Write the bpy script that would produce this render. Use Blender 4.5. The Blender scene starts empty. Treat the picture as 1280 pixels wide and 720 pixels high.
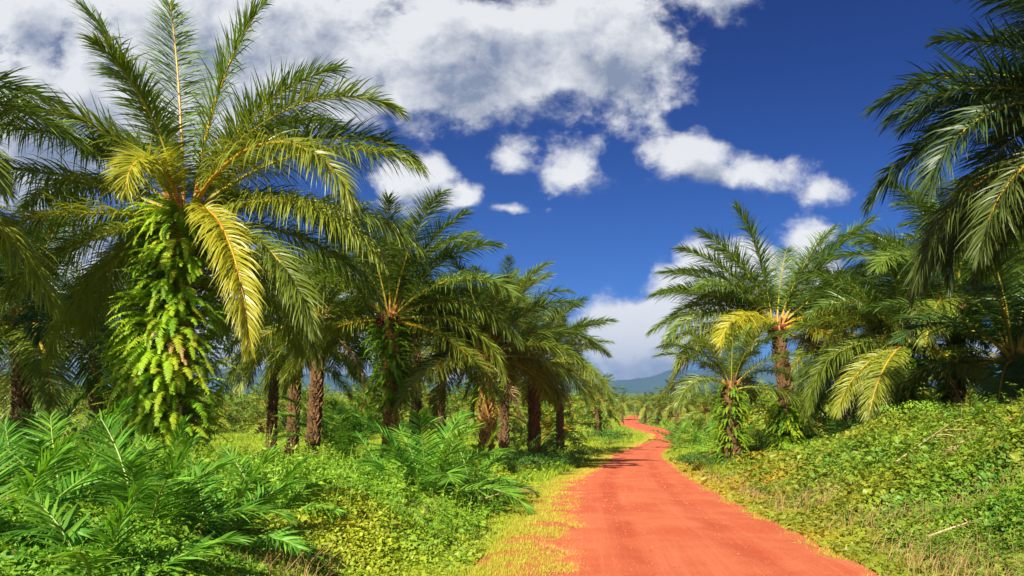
import bpy, math
import numpy as np
from math import radians as R
rng = np.random.default_rng(7)
C = bpy.context.scene.collection
S = bpy.context.scene
F = 914.0; HY = 490.0; CAMZ = 1.6

# ---------------------------------------------------------------- camera, sky, sun, exposure
cam = bpy.data.objects.new('camera', bpy.data.cameras.new('camera')); C.objects.link(cam)
cam.location = (0, 0, CAMZ); cam.rotation_euler = (R(90), 0, 0)
cam.data.sensor_width = 36; cam.data.lens = F / 1280 * 36
cam.data.shift_y = (HY - 360) / 1280; cam.data.clip_start = .05; cam.data.clip_end = 30000
S.camera = cam
S.view_settings.view_transform = 'Standard'; S.view_settings.look = 'None'
S.view_settings.exposure = 1.18; S.view_settings.gamma = 1.0
S.cycles.max_bounces = 7; S.cycles.diffuse_bounces = 3; S.cycles.glossy_bounces = 2
S.cycles.transmission_bounces = 4; S.cycles.volume_bounces = 0; S.cycles.transparent_max_bounces = 8
S.cycles.sample_clamp_indirect = 4

SUN_EL, SUN_FROM = 37.0, (-0.40, -0.92)        # the sun stands high behind the camera, to its left
sh = np.array([*SUN_FROM]); sh = sh / np.linalg.norm(sh) * math.cos(R(SUN_EL))
sd = np.array([sh[0], sh[1], math.sin(R(SUN_EL))])   # towards the sun
from mathutils import Vector, Matrix
sun = bpy.data.objects.new('sun', bpy.data.lights.new('sun', 'SUN')); C.objects.link(sun)
sun.data.energy = 4.5; sun.data.angle = R(.5); sun.data.color = (1, .93, .82)
sun.rotation_euler = Vector(sd).to_track_quat('Z', 'Y').to_euler(); sun.location = (0, 0, 60)

W = bpy.data.worlds.new('World'); S.world = W; W.use_nodes = True
nt = W.node_tree; nt.nodes.clear()

class NT:
    """short-hand for wiring nodes"""
    def __init__(s, t): s.t = t
    def n(s, typ, **k):
        nd = s.t.nodes.new(typ)
        for a, b in k.items(): setattr(nd, a, b)
        return nd
    def put(s, sock, v):
        if hasattr(v, 'is_output') or isinstance(v, bpy.types.NodeSocket): s.t.links.new(v, sock)
        else: sock.default_value = v
    def m(s, op, a, b=0.0, c=0.0, clamp=False):
        nd = s.n('ShaderNodeMath', operation=op, use_clamp=clamp)
        s.put(nd.inputs[0], a); s.put(nd.inputs[1], b); s.put(nd.inputs[2], c)
        return nd.outputs[0]
    def vm(s, op, a, b=(0, 0, 0), out=0):
        nd = s.n('ShaderNodeVectorMath', operation=op)
        s.put(nd.inputs[0], a); s.put(nd.inputs[1], b)
        return nd.outputs[out]
    def ss(s, v, a, b, lo=0.0, hi=1.0):
        nd = s.n('ShaderNodeMapRange', interpolation_type='SMOOTHSTEP')
        s.put(nd.inputs[0], v)
        for i, q in enumerate((a, b, lo, hi)): nd.inputs[1 + i].default_value = q
        return nd.outputs[0]
    def mix(s, f, a, b, blend='MIX'):
        nd = s.n('ShaderNodeMix', data_type='RGBA', blend_type=blend)
        s.put(nd.inputs[0], f)
        s.put(nd.inputs[6], (*a, 1) if isinstance(a, tuple) and len(a) == 3 else a)
        s.put(nd.inputs[7], (*b, 1) if isinstance(b, tuple) and len(b) == 3 else b)
        return nd.outputs[2]
    def noise(s, vec, scale, detail=5, rough=.55, dist=0.0, out=0, dim='3D'):
        nd = s.n('ShaderNodeTexNoise', noise_dimensions=dim)
        s.put(nd.inputs['Vector'], vec)
        nd.inputs['Scale'].default_value = scale; nd.inputs['Detail'].default_value = detail
        nd.inputs['Roughness'].default_value = rough; nd.inputs['Distortion'].default_value = dist
        return nd.outputs[out]

# clouds by direction on the sky: centre and radii given in direction slopes x/y, z/y
def U(px): return (px - 640) / F
def V(py): return (HY - py) / F
BLOBS = [  # px, py, rx, ry, strength
    (300, 40, 330, 150, 1.0), (560, 70, 230, 112, 1.0), (745, 55, 145, 120, .95), (890, -45, 75, 75, .8),
    (60, 150, 210, 150, .95), (30, 20, 95, 60, .8), (230, 150, 160, 110, .8), (800, 118, 70, 45, .4),
    (512, 222, 66, 44, .85), (572, 248, 44, 28, .75), (640, 192, 52, 32, .40), (722, 205, 52, 56, .62),
    (862, 196, 78, 44, .66), (955, 214, 104, 38, .62), (1036, 238, 52, 26, .42), (560, 262, 100, 16, .3),
    (1008, 300, 46, 44, .75), (925, 372, 150, 80, 1.35), (1005, 345, 60, 60, 1.0), (785, 425, 96, 78, 1.25), (815, 392, 44, 40, 1.0), (735, 418, 40, 34, .9), (640, 262, 60, 12, .3),
    (340, 420, 330, 110, 1.1), (40, 380, 220, 120, .9), (-330, 60, 300, 150, .95), (1750, 240, 240, 110, .8), (1240, 470, 200, 70, .8), (600, 455, 160, 40, .6)]
def cloud_density():
    g = bpy.data.node_groups.new('cloud_density', 'ShaderNodeTree')
    g.interface.new_socket('P', in_out='INPUT', socket_type='NodeSocketVector')
    g.interface.new_socket('D', in_out='OUTPUT', socket_type='NodeSocketFloat')
    k = NT(g); gi = k.n('NodeGroupInput'); go = k.n('NodeGroupOutput'); P = gi.outputs[0]
    warp = k.noise(P, 5.0, 3, .5, out=1)
    warp = k.vm('SUBTRACT', warp, (.5, .5, .5)); Pw = k.vm('ADD', P, k.vm('MULTIPLY', warp, (.09, .06, 0)))
    tot = None
    for (px, py, rx, ry, w) in BLOBS:
        d = k.vm('LENGTH', k.vm('MULTIPLY', k.vm('SUBTRACT', Pw, (U(px), V(py), 0)), (F / rx, F / ry, 0)), out=1)
        b = k.m('MULTIPLY', k.m('SUBTRACT', 1.0, d), w)
        if tot is None: tot = b
        else:
            nd = k.n('ShaderNodeMath', operation='SMOOTH_MAX'); k.put(nd.inputs[0], tot); k.put(nd.inputs[1], b); nd.inputs[2].default_value = .15
            tot = nd.outputs[0]
    tot = k.m('MINIMUM', tot, .9)
    n1 = k.noise(k.vm('MULTIPLY', P, (1, 1.35, 1)), 7.0, 12, .57, .15)
    vor = k.n('ShaderNodeTexVoronoi', feature='SMOOTH_F1', voronoi_dimensions='2D'); k.put(vor.inputs['Vector'], k.vm('ADD', P, k.vm('MULTIPLY', warp, (.03, .03, 0))))
    vor.inputs['Scale'].default_value = 22; vor.inputs['Detail'].default_value = 3; vor.inputs['Smoothness'].default_value = .4
    D = k.m('ADD', tot, k.m('MULTIPLY', k.m('SUBTRACT', n1, .5), 1.35))
    D = k.m('ADD', D, k.m('MULTIPLY', k.m('SUBTRACT', .35, vor.outputs[0]), .12))
    n2 = k.noise(k.vm('ADD', k.vm('MULTIPLY', P, (1, 1.2, 1)), (3.1, 1.7, .4)), 24.0, 10, .70, .3)
    D = k.m('ADD', D, k.m('MULTIPLY', k.m('SUBTRACT', n2, .5), .62))
    k.put(go.inputs[0], D)
    return g
k = NT(nt); dens = cloud_density()
tc = k.n('ShaderNodeTexCoord'); dirv = k.vm('NORMALIZE', tc.outputs['Generated'])
sep = k.n('ShaderNodeSeparateXYZ'); k.put(sep.inputs[0], dirv)
yy = k.m('MAXIMUM', k.m('ABSOLUTE', sep.outputs[1]), .12)
cb = k.n('ShaderNodeCombineXYZ'); k.put(cb.inputs[0], k.m('DIVIDE', sep.outputs[0], yy)); k.put(cb.inputs[1], k.m('DIVIDE', sep.outputs[2], yy))
k.put(cb.inputs[2], k.m('MULTIPLY', k.m('LESS_THAN', sep.outputs[1], 0.0), 3.7))
P0 = cb.outputs[0]
def dn(p):
    q = k.n('ShaderNodeGroup'); q.node_tree = dens; k.put(q.inputs[0], p); return q.outputs[0]
D0 = dn(P0); D1 = dn(k.vm('ADD', P0, (-.022, .03, 0)))
D0 = k.m('ADD', D0, k.ss(sep.outputs[1], .0, -.35, 0, .55))     # cloud added to the unseen sky behind the camera, as fill light
alpha = k.ss(D0, .0, .40)
edge = k.m('SUBTRACT', D0, D1)
lit = k.m('ADD', .80, k.m('MULTIPLY', edge, 1.5))
ud = k.n('ShaderNodeSeparateXYZ'); k.put(ud.inputs[0], P0)
thick = k.m('MULTIPLY', k.ss(D0, .30, .95), k.ss(ud.outputs[1], .10, .26, .25, 1.0))
big = k.noise(P0, 3.2, 6, .6)
lit = k.m('SUBTRACT', lit, k.m('MULTIPLY', thick, k.ss(big, .33, .56, .16, .86)))
lit = k.m('MULTIPLY', lit, k.ss(ud.outputs[1], .0, .060, .74, 1.10))
lit = k.m('MAXIMUM', k.m('MINIMUM', lit, 1.0), .16)
lit = k.m('MULTIPLY', lit, k.ss(ud.outputs[1], .22, .38, 1.0, .86))
lit = k.m('MINIMUM', k.m('ADD', lit, k.ss(ud.outputs[1], .22, .10, 0, .30)), 1.22)
ccol = k.mix(lit, (.14, .20, .34), (1.0, 1.0, 1.0))
sky = k.n('ShaderNodeTexSky', sky_type='NISHITA'); sky.sun_disc = False
sky.sun_elevation = R(SUN_EL); sky.sun_rotation = math.atan2(sd[0], sd[1]); sky.altitude = 1200; sky.air_density = 1.0; sky.dust_density = .3; sky.ozone_density = 3.5
deep = k.ss(k.m('DIVIDE', sep.outputs[2], yy), .0, .56)
blue = k.mix(1.0, sky.outputs[0], k.mix(deep, (.094, .220, .46), (.017, .082, .285)), 'MULTIPLY')
STR = .085
cl = k.vm('MULTIPLY', ccol, (.86 / STR * .50,) * 3)
clm = k.mix(alpha, blue, cl)
bg = k.n('ShaderNodeBackground'); k.put(bg.inputs[0], clm); bg.inputs[1].default_value = STR
out = k.n('ShaderNodeOutputWorld'); nt.links.new(bg.outputs[0], out.inputs[0])

# ---------------------------------------------------------------- mesh helpers
def norm(a): return a / np.maximum(np.linalg.norm(a, axis=-1, keepdims=True), 1e-9)
class Acc:
    """collects quads with a tint per vertex, then becomes ONE mesh"""
    def __init__(s): s.v = []; s.f = []; s.t = []; s.m = []; s.n = 0
    def add(s, v, f, t, m=0):
        v = np.asarray(v, float).reshape(-1, 3); f = np.asarray(f, int).reshape(-1, 4)
        t = np.broadcast_to(np.asarray(t, float), (len(v), 3))
        s.v.append(v); s.f.append(f + s.n); s.t.append(t); s.m.append(np.full(len(f), m)); s.n += len(v)
        return s
    def strips(s, P, Wd, tint, m=0):
        """P,Wd [n,k,3]: ribbons; tint [n,3] or [n,k,3]"""
        n, kk = P.shape[:2]
        v = np.stack([P - Wd, P + Wd], 2).reshape(-1, 3)
        if tint.ndim == 2: tint = np.repeat(tint[:, None], kk, 1)
        t = np.repeat(tint[:, :, None], 2, 2).reshape(-1, 3)
        i = np.arange(n)[:, None] * kk * 2 + np.arange(kk - 1)[None] * 2
        f = np.stack([i, i + 1, i + 3, i + 2], -1).reshape(-1, 4)
        return s.add(v, f, t, m)
    def tube(s, P, r, tint, m=0, ns=6, squash=1.0):
        P = np.asarray(P, float); r = np.broadcast_to(np.asarray(r, float), (len(P),))
        T = norm(np.gradient(P, axis=0)); ref = np.array([.13, 1, .05]) if abs(T[:, 1]).mean() < .9 else np.array([1, .1, 0])
        A = norm(np.cross(T, ref)); B = np.cross(T, A)
        a = np.arange(ns) / ns * 2 * np.pi
        v = P[:, None] + r[:, None, None] * (np.cos(a)[None, :, None] * A[:, None] * squash + np.sin(a)[None, :, None] * B[:, None])
        i = np.arange(len(P) - 1)[:, None] * ns; j = np.arange(ns)[None]; j2 = (j + 1) % ns
        f = np.stack([i + j, i + j2, i + ns + j2, i + ns + j], -1).reshape(-1, 4)
        return s.add(v.reshape(-1, 3), f, tint, m)
    def arr(s): return np.concatenate(s.v), np.concatenate(s.f), np.concatenate(s.t), np.concatenate(s.m)
    def mesh(s, name, mats, smooth=False):
        v, f, t, mi = s.arr(); me = bpy.data.meshes.new(name)
        me.vertices.add(len(v)); me.vertices.foreach_set('co', v.astype(np.float32).ravel())
        me.loops.add(f.size); me.loops.foreach_set('vertex_index', f.astype(np.int32).ravel())
        me.polygons.add(len(f)); me.polygons.foreach_set('loop_start', (np.arange(len(f)) * 4).astype(np.int32))
        me.polygons.foreach_set('material_index', mi.astype(np.int32))
        me.polygons.foreach_set('use_smooth', np.full(len(f), smooth))
        ca = me.attributes.new('tint', 'FLOAT_COLOR', 'POINT')
        ca.data.foreach_set('color', np.concatenate([t, np.ones((len(t), 1))], 1).astype(np.float32).ravel())
        for q in mats: me.materials.append(q)
        me.update(calc_edges=True)
        return me
def link(name, me, parent=None, loc=None, rot=None, sc=None):
    o = bpy.data.objects.new(name, me); C.objects.link(o)
    if parent: o.parent = parent
    if loc is not None: o.location = loc
    if rot is not None: o.rotation_euler = rot
    if sc is not None: o.scale = sc if hasattr(sc, '__len__') else (sc,) * 3
    return o
def tag(o, label=None, cat=None, group=None, kind=None):
    for a, b in (('label', label), ('category', cat), ('group', group), ('kind', kind)):
        if b: o[a] = b
    return o

# ---------------------------------------------------------------- materials
def mat(name):
    m = bpy.data.materials.new(name); m.use_nodes = True; m.node_tree.nodes.clear(); return m, NT(m.node_tree)
def leaf(name, a, b, old, trans=.35, rough=.42, spec=.5, tcol=1.25):
    m, k = mat(name)
    at = k.n('ShaderNodeAttribute', attribute_name='tint'); sp = k.n('ShaderNodeSeparateColor'); k.put(sp.inputs[0], at.outputs['Color'])
    oi = k.n('ShaderNodeObjectInfo')
    col = k.mix(sp.outputs[0], a, b)
    age = k.m('ADD', sp.outputs[2], k.m('MULTIPLY', k.m('SUBTRACT', oi.outputs['Random'], .5), .22), clamp=True)
    col = k.mix(age, col, old)
    col = k.mix(k.ss(sp.outputs[1], .82, 1.0, 0, .55), col, (.22, .13, .03))     # dry tips
    hs = k.n('ShaderNodeHueSaturation'); k.put(hs.inputs['Color'], col); k.put(hs.inputs['Value'], k.m('ADD', .86, k.m('MULTIPLY', oi.outputs['Random'], .28)))
    p = k.n('ShaderNodeBsdfPrincipled'); k.put(p.inputs['Base Color'], hs.outputs[0]); p.inputs['Roughness'].default_value = rough
    p.inputs['Specular IOR Level'].default_value = spec
    t = k.n('ShaderNodeBsdfTranslucent'); k.put(t.inputs[0], k.mix(1.0, hs.outputs[0], (tcol * 1.1, tcol, .45), 'MULTIPLY'))
    mx = k.n('ShaderNodeMixShader'); mx.inputs[0].default_value = trans
    m.node_tree.links.new(p.outputs[0], mx.inputs[1]); m.node_tree.links.new(t.outputs[0], mx.inputs[2])
    o = k.n('ShaderNodeOutputMaterial'); m.node_tree.links.new(mx.outputs[0], o.inputs[0])
    return m
def solid(name, a, b, scale=6.0, rough=.8, c=None, bump=.3, tintmix=0.0, obj=True):
    m, k = mat(name)
    tcn = k.n('ShaderNodeTexCoord'); vec = tcn.outputs['Object']
    col = k.mix(k.ss(k.noise(vec, scale, 6, .62), .36, .64), a, b)
    if c: col = k.mix(k.ss(k.noise(vec, scale * .31, 4, .6), .48, .66), col, c)
    if tintmix:
        at = k.n('ShaderNodeAttribute', attribute_name='tint'); sp = k.n('ShaderNodeSeparateColor'); k.put(sp.inputs[0], at.outputs['Color'])
        col = k.mix(k.m('MULTIPLY', sp.outputs[0], tintmix), col, b)
    p = k.n('ShaderNodeBsdfPrincipled'); k.put(p.inputs['Base Color'], col); p.inputs['Roughness'].default_value = rough
    p.inputs['Specular IOR Level'].default_value = .3
    bp = k.n('ShaderNodeBump'); bp.inputs['Strength'].default_value = bump; bp.inputs['Distance'].default_value = .03
    k.put(bp.inputs['Height'], k.noise(vec, scale * 4, 5, .65)); k.put(p.inputs['Normal'], bp.outputs[0])
    o = k.n('ShaderNodeOutputMaterial'); m.node_tree.links.new(p.outputs[0], o.inputs[0])
    return m
M = {}
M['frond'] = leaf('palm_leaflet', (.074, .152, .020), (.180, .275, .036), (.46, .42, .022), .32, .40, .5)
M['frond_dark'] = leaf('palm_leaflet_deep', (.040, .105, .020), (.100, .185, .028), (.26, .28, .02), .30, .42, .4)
M['frond_painted_shade'] = leaf('palm_leaflet_painted_shade', (.020, .058, .020), (.050, .100, .026), (.16, .17, .02), .26, .42, .4)  # shade on the near right palm's fronds, painted in as a darker green
M['frond_far'] = leaf('palm_leaflet_far', (.035, .115, .014), (.130, .270, .022), (.32, .38, .02), .30, .5, .35)
M['young'] = leaf('young_palm_leaflet', (.062, .22, .022), (.19, .45, .040), (.36, .46, .03), .36, .48, .38)
M['fern'] = leaf('fern_leaflet', (.100, .30, .013), (.32, .52, .020), (.50, .42, .03), .40, .5, .3)
M['weed'] = leaf('weed_leaf', (.090, .27, .022), (.30, .52, .034), (.56, .52, .03), .34, .48, .35)
M['creeper'] = leaf('creeper_leaf', (.065, .20, .018), (.26, .43, .028), (.46, .32, .03), .32, .46, .35)
M['bush'] = leaf('bush_leaf', (.040, .115, .014), (.105, .24, .022), (.26, .28, .03), .26, .5, .35)
M['grass'] = leaf('grass_blade', (.20, .35, .014), (.36, .47, .022), (.54, .45, .07), .34, .55, .25)
M['straw'] = leaf('dry_blade', (.36, .21, .07), (.52, .36, .13), (.60, .44, .2), .25, .7, .1, 1.0)
M['rachis'] = solid('rachis', (.30, .30, .035), (.46, .30, .03), 3, .45, bump=.1)
M['rachis_old'] = solid('rachis_yellow', (.60, .36, .02), (.52, .24, .02), 3, .45, bump=.1)
M['rachis_green'] = solid('rachis_green', (.22, .34, .05), (.30, .36, .06), 3, .5, bump=.1)
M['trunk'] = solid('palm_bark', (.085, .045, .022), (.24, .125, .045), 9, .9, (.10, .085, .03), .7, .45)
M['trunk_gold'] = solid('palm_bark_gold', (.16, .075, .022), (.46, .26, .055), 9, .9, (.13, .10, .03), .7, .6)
M['stub'] = solid('cut_petiole', (.50, .17, .04), (.62, .30, .09), 7, .7, bump=.3)
M['dry'] = solid('dry_stem', (.42, .27, .13), (.60, .44, .26), 5, .8)
M['fruit'] = solid('palm_fruit', (.05, .012, .010), (.30, .05, .015), 14, .5)

# ---------------------------------------------------------------- the lie of the land
def smooth_table(ys, zs, lo=-80, hi=600, w=3.0):
    g = np.arange(lo, hi, .5); v = np.interp(g, ys, zs)
    kx = np.arange(-int(w * 6), int(w * 6) + 1) * .5; kr = np.exp(-kx ** 2 / (2 * w * w)); kr /= kr.sum()
    v = np.convolve(np.pad(v, len(kx) // 2, mode='edge'), kr, 'valid')
    return g, v
_zy, _zv = smooth_table([-60, 0, 7.3, 15, 25, 40, 62, 95, 130, 194, 260, 600], [.2, 0, -.24, -.7, -1.4, -2.5, -3.8, -4.8, -5.5, -6.3, -6.7, -6.7])
_ly, _lv = smooth_table([-60, 0, 7.3, 10, 15, 25, 40, 62, 95, 112, 130, 150, 170, 194, 230, 300], [-7, -.5, .34, .66, 1.08, 2.15, 4.7, 8.3, 17.6, 21.6, 24.3, 25.1, 26.2, 29.3, 36.5, 50], w=2.0)
_ry, _rv = smooth_table([-60, 0, 7.3, 15, 25, 40, 62, 95, 112, 130, 150, 170, 194, 230, 300], [-3.2, 2.75, 3.6, 4.46, 6.1, 8.9, 12.6, 21.2, 24.6, 28.0, 29.9, 30.5, 33, 39.7, 53], w=2.0)
def zroad(y): return np.interp(y, _zy, _zv)
def xl(y): return np.interp(y, _ly, _lv)
def xr(y): return np.interp(y, _ry, _rv)
def sstep(a, b, x): t = np.clip((x - a) / (b - a), 0, 1); return t * t * (3 - 2 * t)
def wob(x, y): return (np.sin(x * 1.3 + .7 * y) * np.sin(y * 1.1 - .4 * x + 1.3) + .6 * np.sin(x * 2.9 + 1.7) * np.sin(y * 2.3 + x) + .5 * np.sin(.31 * x + .23 * y + 2) * 2) * .5
def ground(x, y):
    x = np.asarray(x, float); y = np.asarray(y, float)
    z = zroad(y); dl = xl(y) - x; dr = x - xr(y)
    z = z + (.30 - .35 * sstep(12, 26, y) - .25 * sstep(30, 60, y)) * sstep(.8, 6, dl) + .25 * sstep(1.2, 2.6, dl) * 0 - .10 * sstep(.3, 1.2, dl) * sstep(2.6, 1.4, dl)
    z = z + 1.9 * sstep(.9, 7.2, dr) * (1 - .72 * sstep(18, 30, y)) * (1 - .9 * sstep(60, 120, y))
    amp = .10 * sstep(.3, 2.5, np.maximum(dl, dr)) * (1 + sstep(20, 60, y))
    return z + amp * wob(x, y)
def at(px, py, Y): return np.array([(px - 640) / F * Y, Y, CAMZ + (HY - py) / F * Y])
def XofP(px, Y): return (px - 640) / F * Y

def grid_axis(a, b, near, g):
    out = [0.0]; s = near
    while out[-1] < b: out.append(out[-1] + s); s *= g
    neg = [0.0]; s = near
    while neg[-1] > a: neg.append(neg[-1] - s); s *= g
    return np.array(sorted(set(neg[1:] + out)))
gx = grid_axis(-9000, 9000, .28, 1.030); gy = grid_axis(-300, 9000, .28, 1.022) 
X, Y = np.meshgrid(gx, gy)
Z = ground(X, Y); inside = (X > xl(Y) + .15) & (X < xr(Y) - .15) & (Y < 262)
Z = Z - np.where(inside, .10, 0)
a = Acc(); nx, ny = len(gx), len(gy)
i = (np.arange(ny - 1)[:, None] * nx + np.arange(nx - 1)[None]).ravel()
dl = xl(Y) - X; dr = X - xr(Y)
dirt = np.clip(1 - np.maximum(dl / 2.4, dr / 1.2), 0, 1) * (Y < 265)
far = sstep(45, 90, Y) * (dl > 0)
dry = np.exp(-(((X + 9) / 3.5) ** 2 + ((Y - 31) / 4.5) ** 2)) + np.exp(-(((X + 15) / 2.5) ** 2 + ((Y - 20) / 3) ** 2)) + .8 * np.exp(-(((X - 19) / 3.0) ** 2 + ((Y - 62) / 5) ** 2)) + np.exp(-(((X - 9.6) / 2.3) ** 2 + ((Y - 16.5) / 2.2) ** 2)) + .8 * np.exp(-(((X - 6.1) / .8) ** 2 + ((Y - 15) / 1.6) ** 2))
a.add(np.stack([X, Y, Z], -1), np.stack([i, i + 1, i + 1 + nx, i + nx], -1), np.stack([dirt, far, np.clip(dry, 0, 1)], -1).reshape(-1, 3))
m, k = mat('ground_soil_and_grass')
tcn = k.n('ShaderNodeTexCoord'); vec = tcn.outputs['Object']
atn = k.n('ShaderNodeAttribute', attribute_name='tint'); sp = k.n('ShaderNodeSeparateColor'); k.put(sp.inputs[0], atn.outputs['Color'])
col = k.mix(k.ss(k.noise(vec, 1.7, 7, .65), .38, .62), (.055, .13, .012), (.17, .25, .018))
col = k.mix(k.ss(k.noise(vec, 12, 5, .7), .50, .68), col, (.16, .11, .035))
col = k.mix(k.m('MULTIPLY', sp.outputs[1], .9), col, k.mix(k.ss(k.noise(vec, .12, 6, .65), .40, .62), (.13, .26, .015), (.40, .42, .03)))
col = k.mix(k.ss(k.m('ADD', sp.outputs[2], k.m('MULTIPLY', k.m('SUBTRACT', k.noise(vec, 4, 6, .7), .5), .8)), .25, .7), col, (.42, .27, .11))
col = k.mix(k.ss(k.m('ADD', sp.outputs[0], k.m('MULTIPLY', k.m('SUBTRACT', k.noise(vec, 2.3, 7, .7), .5), 1.1)), .45, .75), col, (.56, .17, .06))
p = k.n('ShaderNodeBsdfPrincipled'); k.put(p.inputs['Base Color'], col); p.inputs['Roughness'].default_value = .95; p.inputs['Specular IOR Level'].default_value = .15
bp = k.n('ShaderNodeBump'); bp.inputs['Strength'].default_value = .8; bp.inputs['Distance'].default_value = .05
k.put(bp.inputs['Height'], k.noise(vec, 14, 6, .7)); k.put(p.inputs['Normal'], bp.outputs[0])
o = k.n('ShaderNodeOutputMaterial'); m.node_tree.links.new(p.outputs[0], o.inputs[0]); M['ground'] = m
tag(link('ground', a.mesh('ground', [m], True)), kind='structure')

# the road: a crowned strip of red laterite with ruts and a ragged rim
ys = np.concatenate([np.arange(-30, 40, .25), np.arange(40, 262, 1.0)]); nc = 33
u = np.linspace(-.02, 1.02, nc)
jl = .20 * np.sin(ys * 2.1) + .14 * np.sin(ys * 5.3 + 1) + .08 * np.sin(ys * 11 + 2); jr = .10 * np.sin(ys * 1.7 + 1) + .08 * np.sin(ys * 4.9) + .05 * np.sin(ys * 10)
L_, R_ = xl(ys) + .02 - jl, xr(ys) + .1 + jr
X = L_[:, None] + (R_ - L_)[:, None] * u[None]; Y = np.repeat(ys[:, None], nc, 1)
def rut(u, c): return np.exp(-((u - c) / .055) ** 2)
Z = zroad(Y) + .045 * np.sin(np.pi * np.clip(u, 0, 1))[None] - .022 * (rut(u, .30) + rut(u, .70))[None] + .004
Z[:, 0] -= .10; Z[:, -1] -= .10
a = Acc(); i = (np.arange(len(ys) - 1)[:, None] * nc + np.arange(nc - 1)[None]).ravel()
edge_t = np.abs(u * 2 - 1)[None] * np.ones_like(X)
a.add(np.stack([X, Y, Z], -1), np.stack([i, i + 1, i + 1 + nc, i + nc], -1), np.stack([edge_t, np.clip((X - xl(Y)) / (xr(Y) - xl(Y)), 0, 1), 0 * X], -1).reshape(-1, 3))
m, k = mat('red_laterite')
tcn = k.n('ShaderNodeTexCoord'); vec = tcn.outputs['Object']
atn = k.n('ShaderNodeAttribute', attribute_name='tint'); sp = k.n('ShaderNodeSeparateColor'); k.put(sp.inputs[0], atn.outputs['Color'])
col = k.mix(k.ss(k.noise(vec, .9, 6, .6), .35, .65), (.54, .108, .043), (.62, .160, .067))
col = k.mix(k.ss(k.noise(vec, 26, 4, .8), .45, .75, 0, .75), col, (.70, .22, .11))
col = k.mix(k.ss(k.noise(vec, 55, 3, .8), .58, .72, 0, .7), col, (.36, .045, .02))
c2 = k.n('ShaderNodeCombineXYZ'); k.put(c2.inputs[0], k.m('MULTIPLY', sp.outputs[1], 30)); k.put(c2.inputs[1], .0)
sx = k.n('ShaderNodeSeparateXYZ'); k.put(sx.inputs[0], vec); k.put(c2.inputs[1], k.m('MULTIPLY', sx.outputs[1], .25))
col = k.mix(k.ss(k.noise(c2.outputs[0], .8, 3, .5), .50, .72, 0, .4), col, (.68, .21, .10))
col = k.mix(k.m('MULTIPLY', k.ss(k.m('ABSOLUTE', k.m('SUBTRACT', k.m('ABSOLUTE', k.m('SUBTRACT', sp.outputs[1], .5)), .22)), .02, .09, 1, 0), k.ss(k.noise(vec, .5, 4, .6), .35, .6, .1, .6)), col, (.44, .074, .030))
col = k.mix(k.ss(k.m('ADD', sp.outputs[0], k.m('MULTIPLY', k.m('SUBTRACT', k.noise(vec, 3.2, 7, .7), .5), .9)), .88, 1.1, 0, .7), col, (.62, .24, .10))
p = k.n('ShaderNodeBsdfPrincipled'); k.put(p.inputs['Base Color'], col); p.inputs['Roughness'].default_value = .95; p.inputs['Specular IOR Level'].default_value = .1
bp = k.n('ShaderNodeBump'); bp.inputs['Strength'].default_value = .7; bp.inputs['Distance'].default_value = .02
k.put(bp.inputs['Height'], k.m('ADD', k.noise(vec, 30, 6, .75), k.m('MULTIPLY', k.noise(c2.outputs[0], 1.5, 4, .6), .8))); k.put(p.inputs['Normal'], bp.outputs[0])
o = k.n('ShaderNodeOutputMaterial'); m.node_tree.links.new(p.outputs[0], o.inputs[0])
tag(link('road', a.mesh('road', [m], True)), kind='structure')

# blue mountains on the horizon
mx_ = np.linspace(-900, 2200, 260); prof = np.interp(mx_, [-900, -200, 120, 290, 420, 600, 700, 760, 800, 850, 950, 1100, 1400, 2200], [472, 468, 463, 460, 468, 480, 482, 477, 471, 464, 457, 452, 458, 466])
prof = HY - prof + 1.6 * np.sin(mx_ * .061) + 1.0 * np.sin(mx_ * .143 + 1) + .6 * np.sin(mx_ * .31)
yr = np.linspace(5200, 8200, 30); a = Acc()
X = (mx_[None] - 640) / F * 6700 * np.ones((30, 1)); Y = yr[:, None] * np.ones((1, 260))
t = (yr - 6700) / 1500
Z = -7 + (prof / F * 6700 + 8)[None] * np.cos(t * np.pi / 2)[:, None] ** 1.4 + 9 * np.sin(X * .011 + Y * .004) * np.sin(Y * .006 + X * .002) * np.cos(t * np.pi / 2)[:, None]
i = (np.arange(29)[:, None] * 260 + np.arange(259)[None]).ravel()
a.add(np.stack([X, Y, Z], -1), np.stack([i, i + 1, i + 261, i + 260], -1), (0, 0, 0))
tag(link('mountains', a.mesh('mountains', [solid('far_forest', (.03, .07, .03), (.045, .09, .04), .004, .95, bump=0)], True)), kind='structure')

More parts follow.
